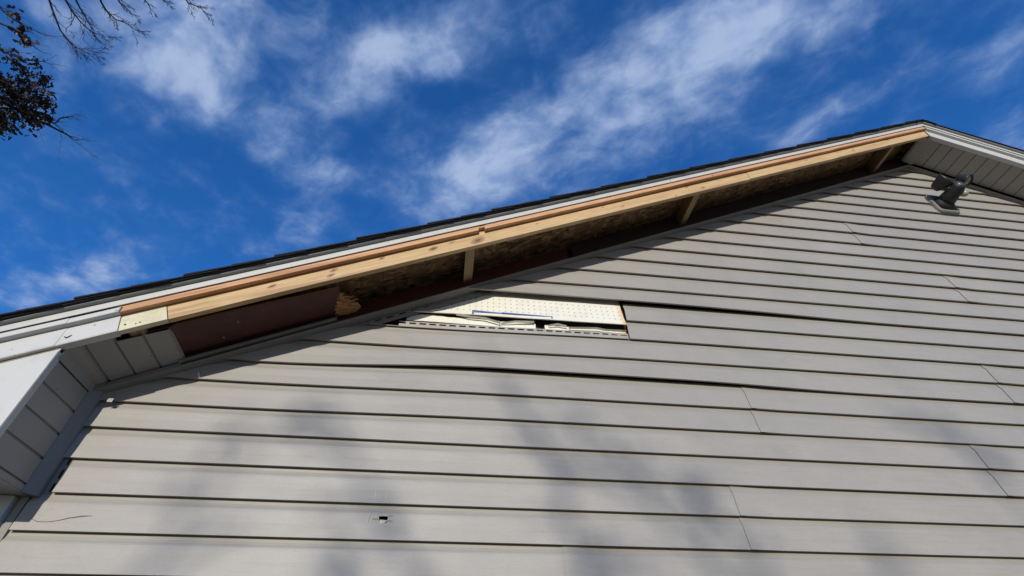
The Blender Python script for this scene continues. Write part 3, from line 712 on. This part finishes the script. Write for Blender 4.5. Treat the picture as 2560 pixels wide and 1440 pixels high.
# eave boxes (the boxed return at each lower corner)
def eave_box(side):
    b = empty('eave_box', (0, 0, 0), house)
    def X(x): return x if side < 0 else 2*XA - x
    def bx(name, x0, x1, y0, y1, z0, z1, m, bv=0): 
        a, c = sorted((X(x0), X(x1))); return boxm(name, a, c, y0, y1, z0, z1, m, b, bv)
    zt = zr(3.066, -1.175)
    # front face: quad under the sloping fascia
    V = []
    for y in (-.2430, -.2405):
        for (x, top) in ((XE0, 0), (-1.1735, 0)):
            V += [(X(x), y, 2.130), (X(x), y, zr(3.069, x) - .004)]
    mesh('box_front', V, [(0, 1, 3, 2), (4, 6, 7, 5), (0, 4, 5, 1), (2, 3, 7, 6), (0, 2, 6, 4), (1, 5, 7, 3)], M['white'], b)
    bx('corner_return', -1.1755, -1.1728, -.2430, -.2225, 2.131, zt-.012, M['white'])
    z = 2.1485
    bx('side_board', -1.1765, -1.1742, -.2240, -.030, 2.131, 2.1465, M['dirty_soffit'])
    for i in range(4):
        g, wd, d = .0042, .0745, .007
        pts = [(0, -d), (g, -d*.9), (g*1.3, 0), (wd-g*.6, 0), (wd-g*.2, -d*.9), (wd, -d)]
        V, UV = [], []
        for y in (-.225, -.032):
            for (zz_, x) in pts + [(zz_, x-.0016) for zz_, x in pts[::-1]]:
                V.append((X(-1.1742+x), y, 2.1470+i*.0750+zz_)); UV.append((y, .3))
        n = len(pts)*2; F = [(k, (k+1) % n, n+(k+1) % n, n+k) for k in range(n)] + [tuple(range(n)), tuple(range(2*n-1, n-1, -1))]
        mesh('side_board', V, F, M['dirty_soffit'], b, UV)
    bx('side_trim', -1.1755, -1.1700, -.229, -.038, 2.4480, 2.4905, M['dirty_soffit'], .001)
    V = []
    for x in (-1.1705, -1.1480):
        for y in (-.232, -.030):
            for dz in (-.0045, .0085): V.append((X(x), y, 2.4808 - .055*y + dz + .5*(x+1.1625)))
    mesh('corner_trim', V, [(0, 1, 3, 2), (4, 6, 7, 5), (0, 4, 5, 1), (2, 3, 7, 6), (0, 2, 6, 4), (1, 5, 7, 3)], M['dirty_soffit'], b, [(v[0], .3) for v in V], bevel=.001)
    bx('bottom_panel', XE0, -1.1765, -.2500, YB, 2.1270, 2.1345, M['dirty_soffit'])
    V = []
    for (x, y) in [(-1.1755, -.047), (-1.1725, -.047), (-1.149, -.021), (-1.147, -.016), (-1.147, -.001), (-1.1755, -.001)]:
        V.append((x, y))
    n = len(V); VV = [(X(x), y, 2.128) for x, y in V] + [(X(x), y, zr(3.04, x)-.002) for x, y in V]
    mesh('box_channel', VV, [tuple(range(n)), tuple(range(2*n-1, n-1, -1))] + [(k, (k+1) % n, n+(k+1) % n, n+k) for k in range(n)], M['channel'], b)
    bx('eave_fascia', XE0-.022, XE0-.001, -.2505, YB+.2, 2.127, zr(3.17, XE0)-.01, M['white'])
    # corner post of the wall below the box
    bx('corner_post', XL-.075, XL, -.024, .06, .2, 2.1265, M['white'], .003)
    bx('corner_channel', XL, XL+.012, -.006, .02, .2, 2.1265, M['channel'])
    bx('corner_channel', XL+.012, XL+.03, -.013, .02, .2, 2.1265, M['channel'])
    return b
eb = eave_box(-1); eave_box(1)
# exposed flange of the box channel with its slots (the siding stops short of it here)
for nm, x0, z0, z1 in (('channel_flange', -1.1465, 2.13, 2.27),):
    V, F = [], []
    def q(a, b, c, d_):
        n = len(V); 
        for yy in (-.0052, -.0040): V.extend([(a, yy, c), (b, yy, c), (b, yy, d_), (a, yy, d_)])
        F.extend([(n, n+1, n+2, n+3), (n+7, n+6, n+5, n+4)] + [(n+i, n+(i+1) % 4, n+4+(i+1) % 4, n+4+i) for i in range(4)])
    q(x0, x0+.012, z0, z1); q(x0+.018, x0+.030, z0, z1); z = z0
    while z < z1: q(x0+.012, x0+.018, z, z+.014); z += .040
    mesh(nm, V, F, M['channel'], house)
def disc(name, x, y, z, r, m, parent, t=.0012):
    V = [(x+r*math.cos(k*.7854), yy, z+r*math.sin(k*.7854)) for yy in (y, y-t) for k in range(8)]
    return mesh(name, V, [tuple(range(8)), tuple(range(15, 7, -1))] + [(k, (k+1) % 8, 8+(k+1) % 8, 8+k) for k in range(8)], m, parent)
disc('nail_hole', -1.040, -.2512, zr(3.092, -1.040), .0032, M['dark'], rb); disc('nail_hole', -1.012, -.2512, zr(3.084, -1.012), .0022, M['dark'], rb); disc('nail_hole', -1.003, -.2512, zr(3.0865, -1.003), .0026, M['dark'], rb)
for x, h in ((-1.285, 3.095), (-1.43, 3.11), (-1.12, 3.12)): disc('nail_head', x, -.2565, zr(h, x), .0022, M['galv'], house)
disc('nail_head', -1.275, -.2430, 2.345, .0028, M['galv'], house); disc('nail_head', -1.40, -.2430, 2.20, .0028, M['galv'], house)
ribbon('tear', [(-1.178, zr(3.098, -1.178)), (-1.170, zr(3.090, -1.170)), (-1.166, zr(3.092, -1.166)), (-1.160, zr(3.0965, -1.160))], .004, -.2575, M['dark'], house)
M['caulk'] = mat('dirty_caulk', (.40, .34, .25), .8, build=cream)
ext('caulk_line', [(-.2445, 3.0615), (-.2405, 3.0615), (-.2405, 3.0668), (-.2445, 3.0668)], XE0, -1.178, M['caulk'], house, n=10, wob=lambda x, y, h: (0, .0012*noise.noise(Vector((x*30, 1, 1)))))
boxm('torn_tab' , -1.108, -1.092, -.040, -.0385, 2.418, 2.431, M['soffit'], house)

# ---------------------------------------------------------------- flood light on the gable
def lathe(name, prof, m, parent, seg=28, caps=True, smooth=True, loc=(0, 0, 0), axis=None):
    V, F = [], []
    for (r, z) in prof:
        for i in range(seg): a = 2*math.pi*i/seg; V.append((r*math.cos(a), r*math.sin(a), z))
    for j in range(len(prof)-1):
        for i in range(seg): F.append((j*seg+i, j*seg+(i+1) % seg, (j+1)*seg+(i+1) % seg, (j+1)*seg+i))
    if caps: F.append(tuple(range(seg))); F.append(tuple(range((len(prof)-1)*seg, len(prof)*seg)))
    o = mesh(name, V, F, m, parent)
    for p in o.data.polygons: p.use_smooth = len(p.vertices) == 4
    o.location = loc
    if axis is not None: o.rotation_euler = Vector(axis).to_track_quat('Z', 'Y').to_euler()
    return o
fl = tag(empty('flood_light', (3.062, -.016, 4.140)), 'weathered dark twin flood light with motion sensor on a grey block under the peak', 'lamp')
def flood():
    # mounting block, a round-cornered upright plate standing off the siding
    out = []
    for (cx_, cz_, a0_) in ((.052, .062, 0), (-.052, .062, 90), (-.052, -.062, 180), (.052, -.062, 270)):
        for k in range(5): a = math.radians(a0_+22.5*k); out.append((cx_+.022*math.cos(a), cz_+.026*math.sin(a)))
    n8 = len(out); V = []
    for (k, y) in ((1.0, .014), (1.0, -.012), (.94, -.020), (.80, -.020), (.76, -.013)): V += [(x*k, y, z*k) for x, z in out]
    F = [tuple(range(n8)), tuple(range(5*n8-1, 4*n8-1, -1))] + [(r*n8+i, r*n8+(i+1) % n8, r*n8+n8+(i+1) % n8, r*n8+n8+i) for r in range(4) for i in range(n8)]
    mesh('mounting_block', V, F, M['plate'], fl, bevel=.0015)
    ax = Vector((0, -1, 0))
    sx = Vector((.05, -1, .10))
    lathe('canopy', [(.060, 0), (.062, .006), (.058, .016), (.050, .026), (.042, .036), (.038, .05)], M['bronze'], fl, loc=(0, -.014, -.004), axis=ax)
    lathe('stem', [(.048, 0), (.044, .03), (.040, .06), (.036, .10), (.030, .112)], M['bronze'], fl, loc=(0, -.050, 0), axis=sx)
    lathe('collar', [(.0360, 0), (.0385, .003), (.0385, .012), (.0360, .015)], M['silver'], fl, loc=(.003, -.105, .006), axis=sx)
    lathe('stem_cap', [(.034, 0), (.035, .006), (.031, .018), (.018, .026), (.004, .028)], M['silver'], fl, loc=(.006, -.146, .010), axis=sx)
    lathe('sensor', [(.002, -.024), (.012, -.020), (.019, -.010), (.021, 0), (.019, .011), (.012, .018), (.002, .021)], M['glass'], fl, loc=(.046, -.118, -.022), axis=Vector((.6, -.6, -.5)))
    lathe('sensor_neck', [(.012, 0), (.012, .03)], M['silver'], fl, loc=(.024, -.108, -.010), axis=Vector((.9, -.3, -.4)))
    for (nx, hp, ax_, L, mm) in ((-.030, Vector((-.062, -.100, .050)), Vector((.42, -1, .10)), .95, 'bronze'), (.030, Vector((.046, -.165, .052)), Vector((.30, -.35, -.9)), .76, 'bronze')):
        a = Vector((nx*.7, -.118, .012)); v = hp - a
        lathe('knuckle', [(.015, 0), (.018, v.length*.3), (.015, v.length*.6), (.013, v.length)], M['bronze'], fl, loc=a, axis=v)
        prof = [(.012, -.036), (.026, -.032), (.036, -.016), (.043, .008), (.050, .034), (.055, .058), (.056, .070), (.0535, .070), (.050, .056), (.042, .030), (.02, .020)]
        if L < 1: prof = [(r, z*.9) for r, z in prof]; hp = hp + Vector((0, 0, .02))
        lathe('lamp_head', [(r*.92*L, z*L) for r, z in prof], M[mm], fl, loc=hp, axis=ax_)
        lathe('lens', [(.045*L, .044*L), (.040*L, .054*L), (.026*L, .060*L), (.006*L, .063*L)], M['glass'], fl, loc=hp, axis=ax_)
flood()

# ---------------------------------------------------------------- trees
def tube_into(V, F, pts, rad, seg=5):
    base = len(V); n = len(pts)
    for i, p in enumerate(pts):
        a = pts[max(0, i-1)]; b = pts[min(n-1, i+1)]; d = (Vector(b)-Vector(a)).normalized()
        s = d.cross(Vector((.3, .2, 1))).normalized(); t = d.cross(s)
        for k in range(seg):
            an = 2*math.pi*k/seg; V.append(tuple(Vector(p)+(s*math.cos(an)+t*math.sin(an))*rad[i]))
    for i in range(n-1):
        for k in range(seg): F.append((base+i*seg+k, base+i*seg+(k+1) % seg, base+(i+1)*seg+(k+1) % seg, base+(i+1)*seg+k))
def wander(p0, d0, L, r0_, rnd, bend=.25, n=7, droop=0.0):
    pts = [Vector(p0)]; rad = [r0_]; d = Vector(d0).normalized()
    for i in range(n):
        d = (d + Vector((rnd.uniform(-1, 1), rnd.uniform(-1, 1), rnd.uniform(-1, 1)-droop))*bend*.5).normalized()
        pts.append(pts[-1]+d*L/n); rad.append(r0_*(1-.8*(i+1)/n))
    return pts, rad, d
def twigs(V, F, pts, rad, rnd, depth, every=1, ang=.7, droop=0, tips=None, minr=.0028, lf=.45):
    total = sum((b-a).length for a, b in zip(pts, pts[1:]))
    for i in range(1, len(pts)):
        for _ in range(every):
            if rnd.random() < .25: continue
            d = (pts[i]-pts[i-1]).normalized(); side = Vector((rnd.uniform(-1, 1), rnd.uniform(-1, 1), rnd.uniform(-1, 1)))
            side = (side - d*side.dot(d)).normalized()
            dd = d*math.cos(ang)+side*math.sin(ang)*rnd.uniform(.6, 1.2)
            L = total*rnd.uniform(.22, lf)*(1-.45*i/len(pts)); r = max(minr, rad[i]*.55)
            p2, r2, _d = wander(pts[i], dd, L, r, rnd, .35, 5, droop)
            tube_into(V, F, p2, [max(minr*.5, q) for q in r2], 4)
            if tips is not None: tips += p2[2:]
            if depth > 1: twigs(V, F, p2, r2, rnd, depth-1, every, ang, droop, tips, minr, lf)
O = Vector((0, -CD, CZ)); K13 = 13/8.5
def P13(p): return O + (Vector(p)-O)*K13
T1 = [[(-5.06, 0.82, 8.0), (-5.04, 0.99, 7.94), (-5.02, 1.19, 7.88), (-4.94, 1.36, 7.86), (-4.86, 1.43, 7.9), (-4.76, 1.47, 7.94)],
      [(-4.66, 0.85, 8.28), (-4.63, 1.03, 8.24), (-4.56, 1.13, 8.24), (-4.47, 1.18, 8.28), (-4.4, 1.26, 8.3)],
      [(-4.53, 0.86, 8.37), (-4.5, 0.96, 8.35), (-4.44, 1.04, 8.36), (-4.37, 1.13, 8.37)],
      [(-4.31, 0.89, 8.5), (-4.25, 0.99, 8.5), (-4.21, 1.08, 8.49)],
      [(-4.14, 0.87, 8.61), (-4.1, 0.96, 8.6), (-4.05, 1.02, 8.61)],
      [(-3.93, 0.88, 8.73), (-3.87, 0.99, 8.72), (-3.75, 1.05, 8.76), (-3.65, 1.15, 8.77)],
      [(-4.85, .84, 8.15), (-4.83, .98, 8.1), (-4.8, 1.1, 8.08), (-4.76, 1.22, 8.07)],
      [(-4.95, .83, 8.08), (-4.9, .98, 8.04), (-4.84, 1.12, 8.02), (-4.76, 1.24, 8.04), (-4.67, 1.3, 8.1)]]
T2 = [[(-5.42, 0.82, 7.69), (-5.37, 0.97, 7.67), (-5.3, 1.07, 7.69), (-5.21, 1.16, 7.74), (-5.1, 1.23, 7.79), (-5.05, 1.25, 7.83)],
      [(-5.35, 1.12, 7.63), (-5.29, 1.22, 7.64), (-5.22, 1.33, 7.64), (-5.15, 1.4, 7.67)],
      [(-5.57, 1.52, 7.22), (-5.45, 1.63, 7.28), (-5.35, 1.9, 7.21), (-5.25, 2.03, 7.23), (-5.18, 2.08, 7.26), (-5.1, 2.21, 7.25), (-4.98, 2.37, 7.24)],
      [(-5.18, 2.08, 7.26), (-5.13, 2.04, 7.33), (-5.05, 2.04, 7.4), (-4.97, 2.03, 7.47)],
      [(-5.1, 2.21, 7.25), (-5.04, 2.28, 7.25), (-4.91, 2.33, 7.33)],
      [(-5.52, 1.24, 7.41), (-5.44, 1.33, 7.45), (-5.32, 1.43, 7.51), (-5.18, 1.47, 7.61), (-5.1, 1.51, 7.66)]]
def hangtree(name, base, crown_at, branches, rnd, label, leaves=None, r=.019, tdepth=3):
    root = tag(empty(name, base), label, 'tree')
    B = Vector(base); V, F = [], []
    tp = [B, B+Vector((.1, .05, 2.5)), B+Vector((.05, .2, 5)), Vector(crown_at)]
    top = tp[-1]; tube_into(V, F, tp, [.26, .21, .18, .14], 12)
    up = [top, top+Vector((-.4, .3, 2)), top+Vector((-.3, .2, 4)), top+Vector((-.6, .6, 6))]; tube_into(V, F, up, [.13, .09, .05, .02], 8)
    V = [tuple(Vector(v)-B) for v in V]; mesh('trunk', V, F, M['bark'], root, smooth=True)
    V, F = [], []; tips = []
    for b in branches:
        pts = [P13(q) for q in b]
        fine = [pts[0]]
        for a, c in zip(pts, pts[1:]):
            fine += [a.lerp(c, .5)+Vector((rnd.uniform(-.02, .02), rnd.uniform(-.02, .02), rnd.uniform(-.02, .02))), c]
        n = len(fine); rad = [r*(1-.82*i/(n-1)) for i in range(n)]
        tube_into(V, F, fine, rad, 5); twigs(V, F, fine, rad, rnd, tdepth, 2 if tdepth > 2 else 1, .6, .15, tips, .0026, .55)
    lead = [P13(b[0]) for b in branches[:]]
    for i, l in enumerate(lead):
        a = l + (l-P13(branches[i][1]))*.0
        mid = top.lerp(l, .55) + Vector((0, -.5, .9))
        tube_into(V, F, [top, top.lerp(mid, .5)+Vector((0, 0, .3)), mid, mid.lerp(l, .6)+Vector((0, -.15, .15)), l], [.09, .07, .05, .035, r], 6)
    # rest of the crown, beyond the frame
    for i in range(16):
        a = rnd.uniform(0, 6.28); d = Vector((math.cos(a)-.5, math.sin(a)-.2, .9)); p, q, dd = wander(top+Vector((0, 0, rnd.uniform(0, 3))), d, rnd.uniform(2, 3.5), .05, rnd, .3, 7)
        tube_into(V, F, p, q, 5); twigs(V, F, p, q, rnd, 1, 1, .7, 0, None, .005)
    V = [tuple(Vector(v)-B) for v in V]; mesh('branches', V, F, M['bark'], root)
    if leaves:
        V, F = [], []
        for (c, rad, cnt) in leaves:
            c = P13(c)
            for i in range(cnt):
                d = Vector((rnd.gauss(0, .5), rnd.gauss(0, .5), rnd.gauss(0, .5)))*rad; p = c+d-B
                L = rnd.uniform(.04, .085); n1 = Vector((rnd.uniform(-1, 1), rnd.uniform(-1, 1), rnd.uniform(-1.3, .3))).normalized(); n2 = n1.cross(Vector((rnd.uniform(-1, 1), rnd.uniform(-1, 1), rnd.uniform(-1, 1)))).normalized(); n3 = n1.cross(n2)
                k = len(V); W = L*.38
                for (u, v, h) in ((0, 0, 0), (.3, .8, .15), (.5, .5, .1), (.75, 1, .2), (1.35, 0, 0), (.75, -1, .2), (.5, -.5, .1), (.3, -.8, .15)): V.append(tuple(p+n1*u*L+n2*v*W+n3*h*L))
                F.append((k, k+1, k+2, k+3, k+4)); F.append((k, k+4, k+5, k+6, k+7))
        tag(mesh('crown', V, F, M['leaf'], root), kind='stuff')
    return root
rnd = random.Random(11)
hangtree('bare_tree', (-12.5, -1.0, 0), (-11.6, -1.0, 9.5), T1, rnd, 'bare tree with thin dark twigs hanging in from the top left')
LV = [((-5.47, 1.43, 7.52), .16, 50), ((-5.39, 1.50, 7.53), .13, 60), ((-5.28, 1.50, 7.64), .10, 24), ((-5.5, 1.75, 7.31), .21, 190), ((-5.36, 1.73, 7.46), .20, 180), ((-5.43, 1.88, 7.32), .21, 190), ((-5.55, 1.93, 7.15), .21, 180), ((-5.28, 1.90, 7.43), .15, 120), ((-5.39, 2.03, 7.25), .18, 200), ((-5.25, 1.68, 7.57), .10, 60), ((-5.56, 1.62, 7.33), .16, 160), ((-5.37, 1.02, 7.78), .10, 20), ((-5.34, 1.18, 7.73), .10, 40), ((-5.3, 1.27, 7.68), .08, 40), ((-5.6, 2.05, 7.05), .18, 160), ((-5.26, 2.05, 7.33), .1, 50), ((-5.7, 1.8, 7.1), .25, 200)]
hangtree('oak_tree', (-14.5, 2.2, 0), (-13.6, 2.0, 7.2), T2, rnd, 'oak still holding dark brown leaves at the left edge of the sky', LV, r=.016, tdepth=2)
# bare tree across the street that throws the soft shadows on the siding
def shade_tree():
    base = Vector((-2.4, -15, 0)); rnd = random.Random(5)
    root = tag(empty('street_tree', base), 'tall bare tree behind the camera whose soft shadow dapples the grey siding', 'tree')
    V, F = [], []
    tp = [Vector((0, 0, 0)), Vector((.15, 0, 1.7)), Vector((-.05, .1, 3.5)), Vector((.05, 0, 5.1))]
    tube_into(V, F, tp, [.24, .19, .16, .13], 12); mesh('trunk', V, F, M['bark'], root, smooth=True)
    V, F = [], []
    for i in range(20):
        c = tp[3] - Vector((0, 0, rnd.uniform(0, 1.2)))
        a = rnd.uniform(0, 6.28); d = Vector((math.cos(a)*1.3, math.sin(a)*.8, rnd.uniform(.5, 1.2)))
        p, q, dd = wander(c, d, rnd.uniform(1.8, 3.2), rnd.uniform(.022, .042), rnd, .7, 9)
        tube_into(V, F, p, q, 6); twigs(V, F, p, q, rnd, 3, 1, 1.0, 0, None, .013, .62)
    mesh('branches', V, F, M['bark'], root)
shade_tree()
